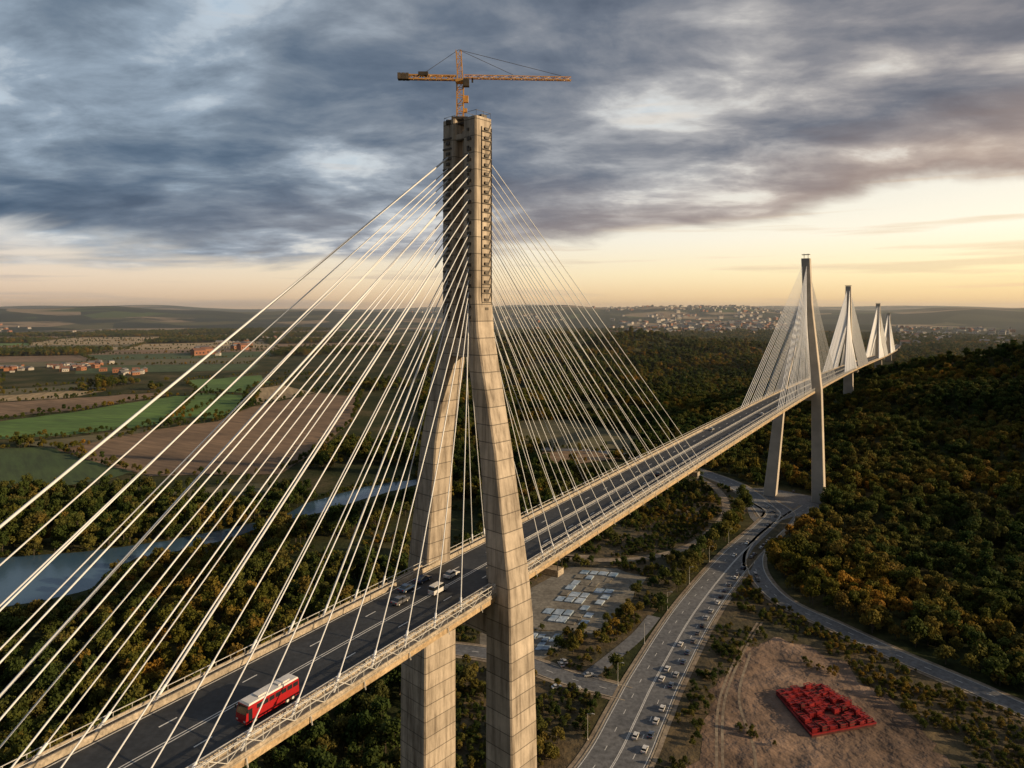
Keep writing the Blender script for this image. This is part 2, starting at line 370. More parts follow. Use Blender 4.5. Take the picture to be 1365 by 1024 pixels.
mb.loft([sec(C1,ut,vt,*s) for s in[(-4.1,146.6,5.2,6.3),(-3.7,152,4.5,5.8),(-3.7,201.3,4.3,5.6)]])
mb.loft([sec(C1,ut,vt,1.0,z,3.0,2.2,0,0.1) for z in(149,198.4)])
mb.loft([sec(C1,ut,vt,0,z,22,6.0,0,0.2) for z in(79.5,86.2)])
mb.loft([sec(C1,ut,vt,0,z,6,5.0,0,0.2) for z in(143.5,148)])
for z in(160,172,184,196): mb.loft([sec(C1,ut,vt,0,zz,3.6,4.6,0,0.1) for zz in(z,z+1.4)])
o=mb.obj('pylon_shaft',M_conc,py_e)
mb=MB()
P3=lambda lat,lon,z:C1+ut*lat+vt*lon+np.array((0,0,z))
axt=(ut,vt,(0,0,1)); RX=6.02
for z in np.arange(148,198,2.15):
    mb.beam(P3(RX,-0.9,z),P3(RX,2.4,z),0.15)
    mb.box(P3(RX-.02,0.6,z+0.6),(0.25,0.55,0.32),axt)
    mb.beam(P3(RX,1.2,z),P3(RX,2.3,z+2.15),0.07)
    mb.box(P3(3.3,-2.93,z+.4),(0.3,0.12,0.3),axt)
for lon in(-0.9,2.4): mb.beam(P3(RX,lon,147),P3(RX,lon,198.5),0.12)
for lon in(-0.9,2.4): mb.beam(P3(RX-.1,lon,147),P3(RX-.1,lon,147.6),0.2)
for z in np.arange(153,196,2.5):
    for lat in(-3.7,3.7):
        for s in(-1,1): mb.box(P3(lat,s*2.95,z),(0.6,0.16,0.35),axt)
    mb.box(P3(-4.0,-2.95,z+1.2),(1.5,0.1,0.2),axt)
for lat in(-3.7,3.7):
    for a in(-1.9,1.9):
        for b_ in(-2.4,0,2.4): mb.beam(P3(lat+a,b_,200.8),P3(lat+a,b_,202.3),0.05)
    for a in(-1.9,1.9): mb.beam(P3(lat+a,-2.4,202.2),P3(lat+a,2.4,202.2),0.05)
    for b_ in(-2.4,2.4): mb.beam(P3(lat-1.9,b_,202.2),P3(lat+1.9,b_,202.2),0.05)
mb.box(P3(3.7,1.0,201.3),(1.2,0.9,0.5),axt)
mb.obj('anchor_frames',M_steel,py_e)
# ---------------- stay cables
def idx(T,off):
    i=int(np.argmin(np.hypot(BP[:,0]-T[0],BP[:,1]-T[1]))); return max(0,min(len(BP)-1,i+int(round(off/3))))
cab=MB()
for side in(-1,1):
    for s in(-1,1):
        nC=15 if s<0 else 18
        for k in range(nC):
            t=k/(nC-1); z=153.5+ t*38.5; off=s*(17+ t*(126 if s<0 else 136))
            i=idx(T1,off)
            top=P3(side*3.7,s*3.0,z); bot=at(i,side*11.3,0.2)
            cab.beam(top,bot,(0.11 if s>0 else (0.125 if (k%4!=2 or side>0) else 0.22)),8,cap=False)
            d=np.array(top)-np.array(bot); d/=np.linalg.norm(d); cab.beam(bot,np.array(bot)+d*3.0,0.24,8)
cab.obj('stay_cables',M_cable,bridge,smooth=True)
# ---------------- other pylons
def pylon(T,kind,zb,zd,zt,name='pylon',rc=0.2,half=150,n=20,wt=5.0):
    i=idx(T,0); u=np.array((*BU[i][:2],0)); v=np.array((*BT[i][:2],0)); c=np.array((*T,0)); e=empty(name); e.parent=bridge
    mb=MB(); S=lambda *a:sec(c,u,v,*a)
    if kind=='A':
        mb.loft([S(14.5,zb-2,9.5,11),S(13.2,zd,7.4,8.5),S(6.5,zd+70,6.4,7.5),S(5.0,zt,6.6,7)])
        mb.loft([S(-23,zb-2,9.5,11),S(-13.5,zd,6.5,8),S(1.5,zd+66,5,6.5)])
        mb.loft([S(0,zd-9,25,5,0,.2),S(0,zd-4,25,5,0,.2)])
        for a in(-1.5,1.5): mb.beam(c+u*(5+a)+np.array((0,0,zt)),c+u*(5+a)+np.array((0,0,zt+4)),0.25)
        mb.box(c+u*5+np.array((0,0,zt+3.2)),(3,2,0.25),(u,v,(0,0,1)))
        tl=4.5
    else:
        mb.loft([S(0,zb-4,wt*1.9,11),S(0,zd-4,wt*1.6,10)])
        mb.loft([S(0,zd-6,22,7,0,.2),S(0,zd-3.6,24,7,0,.2)])
        mb.loft([S(0,zd-4,wt*1.3,9),S(0,zd+40,wt*1.2,8),S(0,zt,wt,6.5)])
        mb.box(c+np.array((0,0,zt+0.8)),(wt*.6,3.4,0.3),(u,v,(0,0,1)))
        tl=0
    mb.obj('pylon_shaft',M_conc2,e)
    cb=MB()
    for side in(-1,1):
        for s in(-1,1):
            for k in range(n):
                t=k/(n-1); z=zd+52+t*(zt-zd-58); j=idx(T,s*(14+t*(half-14)))
                top=c+u*(tl+side*1.5)+v*s*3+np.array((0,0,z)); bt=at(j,side*11.2,0.2)
                cb.beam(top,bt,rc,5,cap=False)
    cb.obj('stay_cables',M_cable,e,smooth=True)
pylon(T2,'A',0,90,196,rc=0.18,n=22)
pylon(T3,'I',28,78,185,rc=0.34,half=165,n=24,wt=6.6)
pylon(T4,'I',5,58,166,rc=0.55,half=180,n=24,wt=8.0)
pylon(T5,'I',-2,36,143,rc=0.75,half=190,n=24,wt=9.0)
# ---------------- crane
cr=empty('tower_crane'); mb=MB(); cb_=np.array((-12.75,168.0,201.3)); zj=211.5
def lattice(mb,p,q,w,bay,r=0.1,mi=0,tri=False):
    p=np.array(p,float);q=np.array(q,float);d=q-p;l=np.linalg.norm(d);d/=l
    a=np.array((0,0,1.)) if abs(d[2])<0.9 else np.array((0,1.,0)); s=np.cross(d,a);s/=np.linalg.norm(s);u=np.cross(s,d)
    cs=[s*w/2,-s*w/2,u*w*0.9] if tri else [s*w/2+u*w/2,-s*w/2+u*w/2,-s*w/2-u*w/2,s*w/2-u*w/2]
    for c in cs: mb.beam(p+c,q+c,r,mi=mi)
    n=max(1,int(l/bay))
    for i in range(n):
        for k in range(len(cs)):
            c0=cs[k];c1=cs[(k+1)%len(cs)]; a0=p+d*l*i/n;a1=p+d*l*(i+1)/n
            if i%2: c0,c1=c1,c0
            mb.beam(a0+c0,a1+c1,r*0.6,mi=mi); mb.beam(a0+c0,a0+c1,r*0.6,mi=mi)
lattice(mb,cb_,cb_+np.array((0,0,10)),1.6,1.7,0.16)
mb.box(cb_+np.array((0,0,0.3)),(2.0,1.6,0.35),mi=1)
mb.box(cb_+np.array((0,0,-0.6)),(3.4,1.2,0.5),mi=1)
mb.box((cb_[0],cb_[1],zj-0.5),(1.1,1.1,0.35),mi=0)
lattice(mb,(cb_[0],cb_[1],zj),(cb_[0]-0.4,cb_[1],218.6),1.2,1.5,0.14)
jd=np.array((1,0.06,0));jd/=np.linalg.norm(jd); J=np.array((cb_[0],cb_[1],zj+0.3))
lattice(mb,J+jd*1,J+jd*27.5,0.95,1.3,0.12,tri=True)
lattice(mb,J-jd*1,J-jd*15,1.0,1.4,0.15)
for k in range(3): mb.box(J-jd*(12.9+k*0.95)+np.array((0,0,0.1)),(0.40,0.8,0.75),mi=2)
mb.box(J-jd*9+np.array((0,0,0.8)),(1.2,0.7,0.45),mi=1)
apex=np.array((cb_[0]-0.4,cb_[1],218.8))
for q in(J+jd*13+np.array((0,0,1.1)),J+jd*25+np.array((0,0,1.1)),J-jd*9.5+np.array((0,0,.6))): mb.beam(apex,q,0.06,mi=1)
mb.box(J+np.array((1.6,-1.3,-1.6)),(0.7,0.7,0.9),mi=1); mb.box(J+np.array((1.4,0,-5.2)),(0.6,0.5,0.8),mi=0); mb.box(J+np.array((1.2,0,-8)),(0.5,0.4,0.5),mi=0)
tr=J+jd*3; mb.beam(tr,tr+np.array((0,0,-1)),0.3,mi=1)
mb.obj('crane_structure',[M_crane,M_steel,M_cw],cr)
# ---------------- vehicles
def paint(name,c,r=0.3):
    m,nt,b=newmat(name); p=N(nt,'ShaderNodeTexCoord').outputs['Object']
    r_=ramp(nt,[(0.3,tuple(x*0.85 for x in c)),(0.7,c)]); L(nt,noise(nt,p,1.5,4),r_.inputs[0]); L(nt,r_.outputs[0],b.inputs['Base Color'])
    b.inputs['Roughness'].default_value=r; b.inputs['Coat Weight'].default_value=0.4; return m
M_glass=paint('car_glass',(0.02,0.025,0.03),0.08); M_tyre=paint('tyre',(0.02,0.02,0.02),0.8)
M_hl=paint('headlamp',(0.8,0.8,0.75),0.1); M_tl=paint('tail_lamp',(0.5,0.02,0.02),0.2)
CP=[paint('paint_white',(0.75,0.75,0.74)),paint('paint_silver',(0.4,0.41,0.42)),paint('paint_black',(0.02,0.02,0.022)),paint('paint_blue',(0.04,0.07,0.14)),paint('paint_grey',(0.14,0.14,0.15))]
def xs(mb,prof,mi,tap):
    n=len(prof); i=len(mb.v)
    for s in(-1,1):
        for x,z in prof: mb.v.append((x,s*tap(z),z))
    for k in range(n):
        j=(k+1)%n; mb.f.append((i+k,i+j,i+n+j,i+n+k)[::-1]); mb.m.append(mi)
    mb.f.append(tuple(i+k for k in range(n))); mb.m.append(mi)
    mb.f.append(tuple(i+n+k for k in range(n))[::-1]); mb.m.append(mi)
def car_mesh(kind,pm):
    mb=MB()
    if kind=='car':
        body=[(-2.2,0.35),(-2.25,0.75),(-2.1,0.95),(-1.3,1.0),(0.9,0.98),(1.9,0.82),(2.2,0.65),(2.22,0.35)]
        cab=[(-1.75,0.97),(-1.2,1.42),(0.1,1.45),(0.95,0.97)]; roof=[(-1.22,1.425),(-1.1,1.47),(0.0,1.49),(0.12,1.455)]
        wb=1.35;H=1.45
    else:
        body=[(-2.6,0.35),(-2.62,1.2),(-2.55,1.25),(1.6,1.25),(2.45,1.0),(2.6,0.7),(2.6,0.35)]
        cab=[(-2.5,1.25),(-2.4,2.0),(0.9,2.0),(1.65,1.25)]; roof=[(-2.42,2.0),(-2.3,2.12),(0.8,2.12),(0.92,2.0)]
        wb=1.6;H=2.0
    xs(mb,body,0,lambda z:0.9 if z<1.0 else 0.88); xs(mb,cab,1,lambda z:0.84 if z<1.3 else 0.68 if H<1.6 else 0.8)
    xs(mb,roof,0,lambda z:0.69 if H<1.6 else 0.81)
    for sx in(-wb,wb):
        for sy in(-0.82,0.82): mb.beam((sx,sy-0.12,0.33),(sx,sy+0.12,0.33),0.34,12,2); mb.beam((sx,sy-0.13,0.33),(sx,sy+0.13,0.33),0.17,8,3)
    fx=body[-1][0]; bx=body[0][0]
    for sy in(-0.65,0.65): mb.box((fx,sy,0.65),(0.03,0.18,0.08),mi=3); mb.box((bx-0.02,sy,0.8),(0.03,0.16,0.08),mi=4)
    o=mb.obj(kind,[pm,M_glass,M_tyre,M_hl,M_tl],link=False); return o.data
CARS=[car_mesh('car',p) for p in CP]; VANS=[car_mesh('van',CP[0]),car_mesh('van',CP[4])]
def put(me,name,P,fwd):
    o=bpy.data.objects.new(name,me); o.location=P; o.rotation_euler=(0,0,math.atan2(fwd[1],fwd[0])); COL.objects.link(o); return o
TM,UM=frames(PM)
def onroad(P,T,U,py_target,off,rev=False,z=0.24,me=None,name='car'):
    pr=[proj(q[0]+u[0]*off,q[1]+u[1]*off,0)[1] for q,u in zip(P,U)]
    i=int(np.argmin(np.abs(np.array(pr)-py_target))); q=P[i]+U[i]*off; t=T[i]*(-1 if rev else 1)
    put(me or CARS[random.choice([0,0,1,2,3,4,1])],name,(q[0],q[1],z),t)
ys=[1003,984,966,949,932,914,899,884,872,859,848,836,826,816,806,797,788,780,772,765,758,751,745,739,733,728,723,718,713]
for y in ys:
    if random.random()<0.93: onroad(PM,TM,UM,y+random.uniform(-1.5,1.5),7.4+random.uniform(-.3,.3))
for y in(893,906,985,862): onroad(PM,TM,UM,y,2.6,me=CARS[0])
for y in(700,690,726,741): onroad(PM,TM,UM,y,-2.6,True)
TB,UB=frames(PB); onroad(PB,TB,UB,768,2.0,me=VANS[1],name='van',z=0.27); onroad(PB,TB,UB,776,2.4,me=CARS[2],z=0.27)
for (x,y),a in(((742,918),0.4),((785,902),0.2),((748,888),1.9),((752,884),2.0),((1016,683),0.5),((1023,677),0.8),((1030,684),0.2),((1058,656),1.0),((768,920),0.3)):
    q=G(x,y); put(random.choice(CARS),'car',(q[0],q[1],0.26),(math.cos(a),math.sin(a)))
for off,l,me,nm in((-22,-3,CARS[4],'car'),(-8,-6.5,CARS[3],'car'),(-14,-6.3,CARS[3],'car'),(-12,0.5,VANS[0],'van'),(-3,-2.5,CARS[0],'car'),(230,-6,CARS[1],'car'),(300,5,CARS[0],'car'),(120,5,CARS[2],'car')):
    i=idx(T1,off); put(me,nm,at(i,l,0.03),BT[i])
def works(i,l):
    mb=MB(); X=BU[i];Yv=BT[i];ax=(X,Yv,(0,0,1))
    mb.box(at(i,l,1.3),(1.2,2.6,1.2),ax,0); mb.box(at(i,l,2.56),(1.3,2.7,0.06),ax,2)
    mb.box(at(i,l-1.21,1.4),(0.02,0.5,0.5),ax,1); mb.box(at(i,l+1.21,1.1),(0.02,0.45,0.95),ax,1)
    mb.obj('site_hut',[M_walk,M_glass,M_walk])
works(idx(T1,2),6.6)
# red bus with a white roof
M_tred=paint('bus_red',(0.42,0.014,0.018),0.35); M_twh=paint('bus_white',(0.75,0.73,0.7),0.4)
mb=MB()
xs(mb,[(-5.2,0.55),(-5.25,1.2),(-5.15,3.2),(4.6,3.2),(5.0,2.0),(5.1,1.1),(5.05,0.55)],0,lambda z:1.25)
xs(mb,[(-5.12,3.2),(-5.0,3.42),(4.3,3.42),(4.58,3.2)],1,lambda z:1.23 if z<3.3 else 1.1)
for x in np.arange(-4.5,3.6,1.18):
    for s in(-1,1): mb.box((x,s*1.255,2.5),(0.5,0.012,0.34),mi=2)
for s in(-1,1):
    mb.box((4.25,s*1.258,1.7),(0.35,0.012,1.0),mi=2); mb.box((5.07,s*0.9,0.95),(0.04,0.2,0.13),mi=4); mb.box((4.95,s*1.5,2.7),(0.08,0.1,0.28),mi=3)
mb.quad((5.04,-1.1,1.9),(5.04,1.1,1.9),(4.66,1.1,3.08),(4.66,-1.1,3.08),2)
for x,w in((-2.6,1.1),(1.6,0.8)): mb.box((x,0,3.52),(w,0.7,0.12),mi=1)
for x in(3.4,-2.9,-4.0):
    for s in(-1.05,1.05): mb.beam((x,s-0.22,0.5),(x,s+0.22,0.5),0.5,14,3); mb.beam((x,s-0.23,0.5),(x,s+0.23,0.5),0.25,10,1)
o=mb.obj('bus',[M_tred,M_twh,M_glass,M_tyre,M_hl])
i=int(np.argmin([abs(proj(*at(k,5.6,0))[1]-952)+(0 if BP[k][1]>20 else 9e9) for k in range(len(BP))]))
q=at(i,5.9,0.03); o.location=q; o.rotation_euler=(0,0,math.atan2(-BT[i][1],-BT[i][0]))
def lamp_mesh():
    mb=MB(); mb.beam((0,0,0),(0,0,9.5),0.11,8,0,0.06); mb.beam((0,0,9.4),(1.8,0,10.0),0.05,6); mb.box((2.1,0,10.0),(0.45,0.14,0.07)); mb.box((0,0,0.2),(0.22,0.22,0.2))
    return mb.obj('street_lamp',[M_rail],link=False).data
LM=lamp_mesh()
for k in range(4,len(PM)-30,13):
    q=PM[k]-UM[k]*12.6; put(LM,'street_lamp',(q[0],q[1],0.1),UM[k])
# ---------------- red equipment stack
mb=MB(); qa=[np.array((*G(*p),0)) for p in((1035,928),(1095,916),(1168,968),(1082,984))]
def bil(u,v): return (qa[0]*(1-u)+qa[1]*u)*(1-v)+(qa[3]*(1-u)+qa[2]*u)*v
ex=bil(1,.5)-bil(0,.5);ex/=np.linalg.norm(ex);ey=np.array((-ex[1],ex[0],0))
mb.loft([[tuple(q+np.array((0,0,z))) for q in qa] for z in(0.1,0.9)],1)
for k in range(4):
    mb.beam(qa[k]+np.array((0,0,1.2)),qa[(k+1)%4]+np.array((0,0,1.2)),0.3,mi=0)
for a in range(7):
    for c in range(10):
        if random.random()<0.08: continue
        u=(a+.5)/7+random.uniform(-.01,.01);v=(c+.5)/10+random.uniform(-.01,.01);p=bil(u,v);h=random.uniform(0.9,2.6);w=random.uniform(1.2,1.6);d=random.uniform(.7,1.1)
        ang=random.uniform(-.12,.12);e1=ex*math.cos(ang)+ey*math.sin(ang);e2=np.array((-e1[1],e1[0],0)); z0=0.9; mi=0
        for s1 in(-1,1):
            for s2 in(-1,1): mb.beam(p+e1*w*s1+e2*d*s2+np.array((0,0,z0)),p+e1*w*s1+e2*d*s2+np.array((0,0,z0+h)),0.1,mi=mi)
        for zz in(z0+h*.5,z0+h):
            for s1 in(-1,1): mb.beam(p+e1*w*s1-e2*d+np.array((0,0,zz)),p+e1*w*s1+e2*d+np.array((0,0,zz)),0.12,mi=mi); mb.beam(p-e1*w+e2*d*s1+np.array((0,0,zz)),p+e1*w+e2*d*s1+np.array((0,0,zz)),0.12,mi=mi)
        mb.box(p+np.array((0,0,z0+h*.42)),(w*.85,d*.8,h*.4),(e1,e2,(0,0,1)),mi=random.choice((0,0,1)))
mb.obj('red_formwork_stack',[M_red,M_dkred])
def panels(name,quadpx,nu,nv,skip):
    mb=MB(); qa=[np.array((*G(*p),0)) for p in quadpx]
    B=lambda u,v:(qa[0]*(1-u)+qa[1]*u)*(1-v)+(qa[3]*(1-u)+qa[2]*u)*v
    for a in range(nu):
        for c in range(nv):
            if random.random()<skip: continue
            u0=a/nu+random.uniform(.005,.05);u1=(a+1)/nu-random.uniform(.0,.03);v0=c/nv+.01;v1=(c+1)/nv-random.uniform(.005,.03)
            z=random.uniform(0.25,0.9); mb.loft([[tuple(B(*q)+np.array((0,0,zz))) for q in((u0,v0),(u1,v0),(u1,v1),(u0,v1))] for zz in(0.1,z)],random.choice((0,0,0,1)))
    mb.obj(name,[M_blue,M_lot])
panels('stacked_panels',[(775,760),(838,766),(780,836),(712,828)],5,9,.15)
panels('stacked_panels',[(700,846),(748,846),(730,868),(680,866)],5,4,.3)
# ---------------- buildings / towns
M_wall=noisy('town_walls',(0.36,0.34,0.31),(0.58,0.55,0.51),0.01,0.9); M_wb=noisy('brick_walls',(0.28,0.12,0.07),(0.38,0.18,0.1),0.02,0.9)
M_roof=noisy('tile_roofs',(0.14,0.07,0.05),(0.22,0.12,0.09),0.02,0.9); M_roof2=noisy('slate_roofs',(0.10,0.10,0.11),(0.2,0.2,0.21),0.02,0.8)
def house(mb,x,y,z,w,d,h,rh,a,wm,rm):
    e1=np.array((math.cos(a),math.sin(a),0));e2=np.array((-e1[1],e1[0],0)); c=np.array((x,y,z))
    P=lambda p,q,r_:c+e1*p+e2*q+np.array((0,0,r_))
    mb.box(c+np.array((0,0,h/2-2)),(w/2,d/2,h/2+2),(e1,e2,(0,0,1)),wm)
    o=0.4;i=len(mb.v); mb.v+=[tuple(P(*q)) for q in((-w/2-o,-d/2-o,h),(w/2+o,-d/2-o,h),(w/2+o,d/2+o,h),(-w/2-o,d/2+o,h),(-w/2-o,0,h+rh),(w/2+o,0,h+rh))]
    for f in((0,1,5,4),(2,3,4,5),(1,2,5),(3,0,4),(3,2,1,0)): mb.f.append(tuple(i+k for k in f)); mb.m.append(rm)
    for k in range(-1,2):
        for s in(-1,1): mb.box(P(k*w*0.3,s*(d/2+0.03),h*0.5),(w*0.06,0.03,h*0.15),(e1,e2,(0,0,1)),4)
def town(name,rects):
    mb=MB()
    for (x0,x1,y0,y1),n,size,br in rects:
        cl=[(random.uniform(x0,x1),random.uniform(y0,y1)) for _ in range(max(2,n//14))]
        for _ in range(n):
            c=random.choice(cl); px=c[0]+random.gauss(0,(x1-x0)*.07); py=max(y0-2,min(y1+2,c[1]+random.gauss(0,(y1-y0)*.13)))
            z=0.
            for _k in range(3): x,y=G(px,py,z); z=float(terr(x,y))
            s=size*random.uniform(.7,1.5); wm=1 if random.random()<br else 0
            house(mb,x,y,z,s*1.5,s,s*.6*random.uniform(.7,1.3),s*.3,random.uniform(0,3.1),wm,random.choice((2,3,3)))
    return mb.obj(name,[M_wall,M_wb,M_roof,M_roof2,M_glass])
town('village',[((10,200,484,500),80,9,.5)])
town('brick_buildings',[((225,345,457,472),26,18,.95)])
town('distant_town',[((820,1040,421,446),560,21,.15),((1205,1390,440,462),240,15,.2),((880,1010,426,436),220,23,.1),((300,420,452,462),30,13,.4),((0,240,438,452),30,13,.4),((430,760,422,432),40,18,.2)])
# ---------------- far farmland cells
cells=MB(); hedge=[]; woods=[]
ang=0.35; ca,sa=math.cos(ang),math.sin(ang); step=330
def jit(i,j):
    r_=random.Random(i*9176+j*131); return (i*step*1.5+r_.uniform(-90,90), j*step*0.8+r_.uniform(-60,60))
keys=list(FM)
for i in range(-16,10):
    for j in range(-2,34):
        q=[jit(i,j),jit(i+1,j),jit(i+1,j+1),jit(i,j+1)]
        w=[(x*ca-y*sa,x*sa+y*ca) for x,y in q]
        cx=sum(p[0] for p in w)/4;cy=sum(p[1] for p in w)/4
        if cy<1500 or math.hypot(cx,cy)>5300: continue
        mx=max(p[0]/p[1]*F+CX for p in w if p[1]>0); my=max(HY+HC/p[1]*F for p in w)
        if mx>560 or my>507 or cx/cy<-1.3: continue
        rr_=random.Random(i*77+j*31); r_=rr_.random(); cyp=HY+HC/cy*F
        for a in range(4):
            p,q2=w[a],w[(a+1)%4]; n=int(math.hypot(p[0]-q2[0],p[1]-q2[1])/9)
            if rr_.random()<.5: continue
            for k in range(n):
                if random.random()<0.75: t=k/n; hedge.append((p[0]+(q2[0]-p[0])*t+random.gauss(0,2),p[1]+(q2[1]-p[1])*t+random.gauss(0,2)))
        if r_<(0.5 if cyp>468 else 0.22):
            for _ in range(900):
                u,v=random.random(),random.random()
                woods.append(((w[0][0]*(1-u)+w[1][0]*u)*(1-v)+(w[3][0]*(1-u)+w[2][0]*u)*v,(w[0][1]*(1-u)+w[1][1]*u)*(1-v)+(w[3][1]*(1-u)+w[2][1]*u)*v))
            continue
        mi=keys.index(random.Random(i*5+j*3).choice(['tan','tan','brown','olive','tan','tan','green','brown'] if cyp<468 else ['olive','dgreen','dgreen','brown']))
        cells.quad(*[(x,y,0.12) for x,y in w],mi)
cells.obj('farmland',[FM[k] for k in keys])
# ---------------- trees
def foliage(name,stops):
    m,nt,b=newmat(name); oi=N(nt,'ShaderNodeObjectInfo'); r_=ramp(nt,stops)
    L(nt,oi.outputs['Random'],r_.inputs[0]); p=pos(nt)
    r3=ramp(nt,[(0.38,(0.60,0.78,0.75)),(0.52,(1.1,1.1,1.0)),(0.62,(1.75,1.32,0.85))]); L(nt,noise(nt,p,0.0085,5),r3.inputs[0])
    c=mixc(nt,1,r_.outputs[0],r3.outputs[0],'MULTIPLY')
    L(nt,c,b.inputs['Base Color']); b.inputs['Roughness'].default_value=0.8; b.inputs['Specular IOR Level'].default_value=0.15
    tr_=N(nt,'ShaderNodeBsdfTranslucent'); L(nt,c,tr_.inputs[0]); mx=N(nt,'ShaderNodeMixShader'); mx.inputs[0].default_value=0.3
    L(nt,b.outputs[0],mx.inputs[1]); L(nt,tr_.outputs[0],mx.inputs[2]); L(nt,mx.outputs[0],nt.nodes['Material Output'].inputs[0]); return m
M_leafG=foliage('foliage_green',[(0,(0.050,0.072,0.018)),(0.5,(0.078,0.098,0.024)),(0.8,(0.105,0.108,0.028)),(1,(0.13,0.105,0.032))])
M_leafA=foliage('foliage_autumn',[(0,(0.115,0.115,0.028)),(0.5,(0.165,0.138,0.034)),(0.8,(0.18,0.125,0.034)),(1,(0.22,0.175,0.045))])
M_bark=noisy('bark',(0.06,0.045,0.03),(0.1,0.08,0.06),1.0)
tcol=bpy.data.collections.new('tree_kinds')
def tree(k,leaf,H,R,nl):
    rr=random.Random(k); mb=MB()
    mb.beam((0,0,-1.5),(0.1,0.05,H*.45),0.3,7,1,0.2,cap=False); mb.beam((0.1,0.05,H*.45),(0.2,0,H*.85),0.2,6,1,0.06,cap=False)
    cl=[]
    for i in range(rr.randint(11,15)):
        a=i*2.4+rr.uniform(-.4,.4); t=rr.random(); zz=H*(0.38+0.55*t); rad=R*(0.75 if t<.6 else .45)*rr.uniform(.5,1.1)
        c=(math.cos(a)*rad,math.sin(a)*rad,zz); cl.append((c,R*rr.uniform(.28,.5))); mb.beam((0.1,0.05,zz*.6),c,0.11,5,1,0.03,cap=False)
    cl.append(((0,0,H*.9),R*.42)); cl.append(((0,0,H*.65),R*.6))
    for (c,s) in cl:
        for _ in range(nl):
            d=Vector((rr.gauss(0,1),rr.gauss(0,1),rr.gauss(0,1)*.85)).normalized()*s*rr.uniform(.6,1.05)
            p=Vector(c)+d; nrm=(d.normalized()+Vector((rr.gauss(0,.4),rr.gauss(0,.4),rr.gauss(0,.4)))).normalized()
            u=nrm.orthogonal().normalized(); v=nrm.cross(u); q=rr.uniform(.24,.52)
            mb.quad(tuple(p-u*q-v*q*.7),tuple(p+u*q*.8-v*q),tuple(p+u*q+v*q*.8),tuple(p-u*q*.7+v*q),0)
    o=mb.obj('broadleaf_tree',[leaf,M_bark],link=False); tcol.objects.link(o)
specs=[(M_leafG,12,4.6,52),(M_leafG,10.5,5.2,52),(M_leafG,14,4.4,52),(M_leafA,10,4.4,52),(M_leafA,8.5,4.6,52),(M_leafG,7,2.2,32)]
for k,s in enumerate(specs): tree(k,*s)
ng=bpy.data.node_groups.new('scatter','GeometryNodeTree')
ng.interface.new_socket('Geometry',in_out='INPUT',socket_type='NodeSocketGeometry'); ng.interface.new_socket('Geometry',in_out='OUTPUT',socket_type='NodeSocketGeometry')
gi=ng.nodes.new('NodeGroupInput');go=ng.nodes.new('NodeGroupOutput');iop=ng.nodes.new('GeometryNodeInstanceOnPoints')
ci=ng.nodes.new('GeometryNodeCollectionInfo');ci.inputs['Collection'].default_value=tcol;ci.inputs['Separate Children'].default_value=True;ci.inputs['Reset Children'].default_value=True
def na(nm,t):
    n=ng.nodes.new('GeometryNodeInputNamedAttribute'); n.data_type=t; n.inputs[0].default_value=nm; return n.outputs[0]
ng.links.new(gi.outputs[0],iop.inputs['Points']);ng.links.new(ci.outputs[0],iop.inputs['Instance']);iop.inputs['Pick Instance'].default_value=True
ng.links.new(na('var','INT'),iop.inputs['Instance Index']);ng.links.new(na('scl','FLOAT_VECTOR'),iop.inputs['Scale']);ng.links.new(na('rot','FLOAT_VECTOR'),iop.inputs['Rotation'])
ng.links.new(iop.outputs[0],go.inputs[0])
def scatter(name,pts,scl,var):
    n=len(pts); me=bpy.data.meshes.new(name); me.vertices.add(n); me.vertices.foreach_set('co',np.asarray(pts,float).ravel())
    a=me.attributes.new('scl','FLOAT_VECTOR','POINT'); s=np.asarray(scl)[:,None]*np.stack([rng.uniform(.85,1.15,n),rng.uniform(.85,1.15,n),rng.uniform(.8,1.15,n)],1); a.data.foreach_set('vector',s.ravel())
    a=me.attributes.new('rot','FLOAT_VECTOR','POINT'); r_=np.zeros((n,3)); r_[:,2]=rng.uniform(0,6.28,n); a.data.foreach_set('vector',r_.ravel())
    a=me.attributes.new('var','INT','POINT'); a.data.foreach_set('value',np.asarray(var,np.int32)); me.update()
    o=bpy.data.objects.new(name,me); COL.objects.link(o); md=o.modifiers.new('scatter','NODES'); md.node_group=ng; print(name,n); return o
def fb(x,y,s):
    return (np.sin(x*s+1.3*np.sin(y*s*.7))*np.cos(y*s*1.1+.9*np.sin(x*s*.8))+.5*np.sin(x*s*2.3+2)*np.cos(y*s*2.1+1)+.25*np.sin(x*s*5.1)*np.sin(y*s*4.7))
def distpath(x,y,P):
    d=np.full(x.shape,1e9)
    for q in P[::3]: d=np.minimum(d,np.hypot(x-q[0],y-q[1]))
    return d
FORE=[(985,652),(1020,648),(1100,660),(1095,692),(1060,702),(1020,712),(1000,690)]
ISL=[(1042,694),(1058,689),(1046,704),(1010,742),(1000,762),(992,752),(1005,730),(1030,706)]
VERGE=[(862,1060),(940,868),(1000,760),(1040,800),(1110,830),(1365,945),(1600,1060),(1400,1200),(830,1200)]
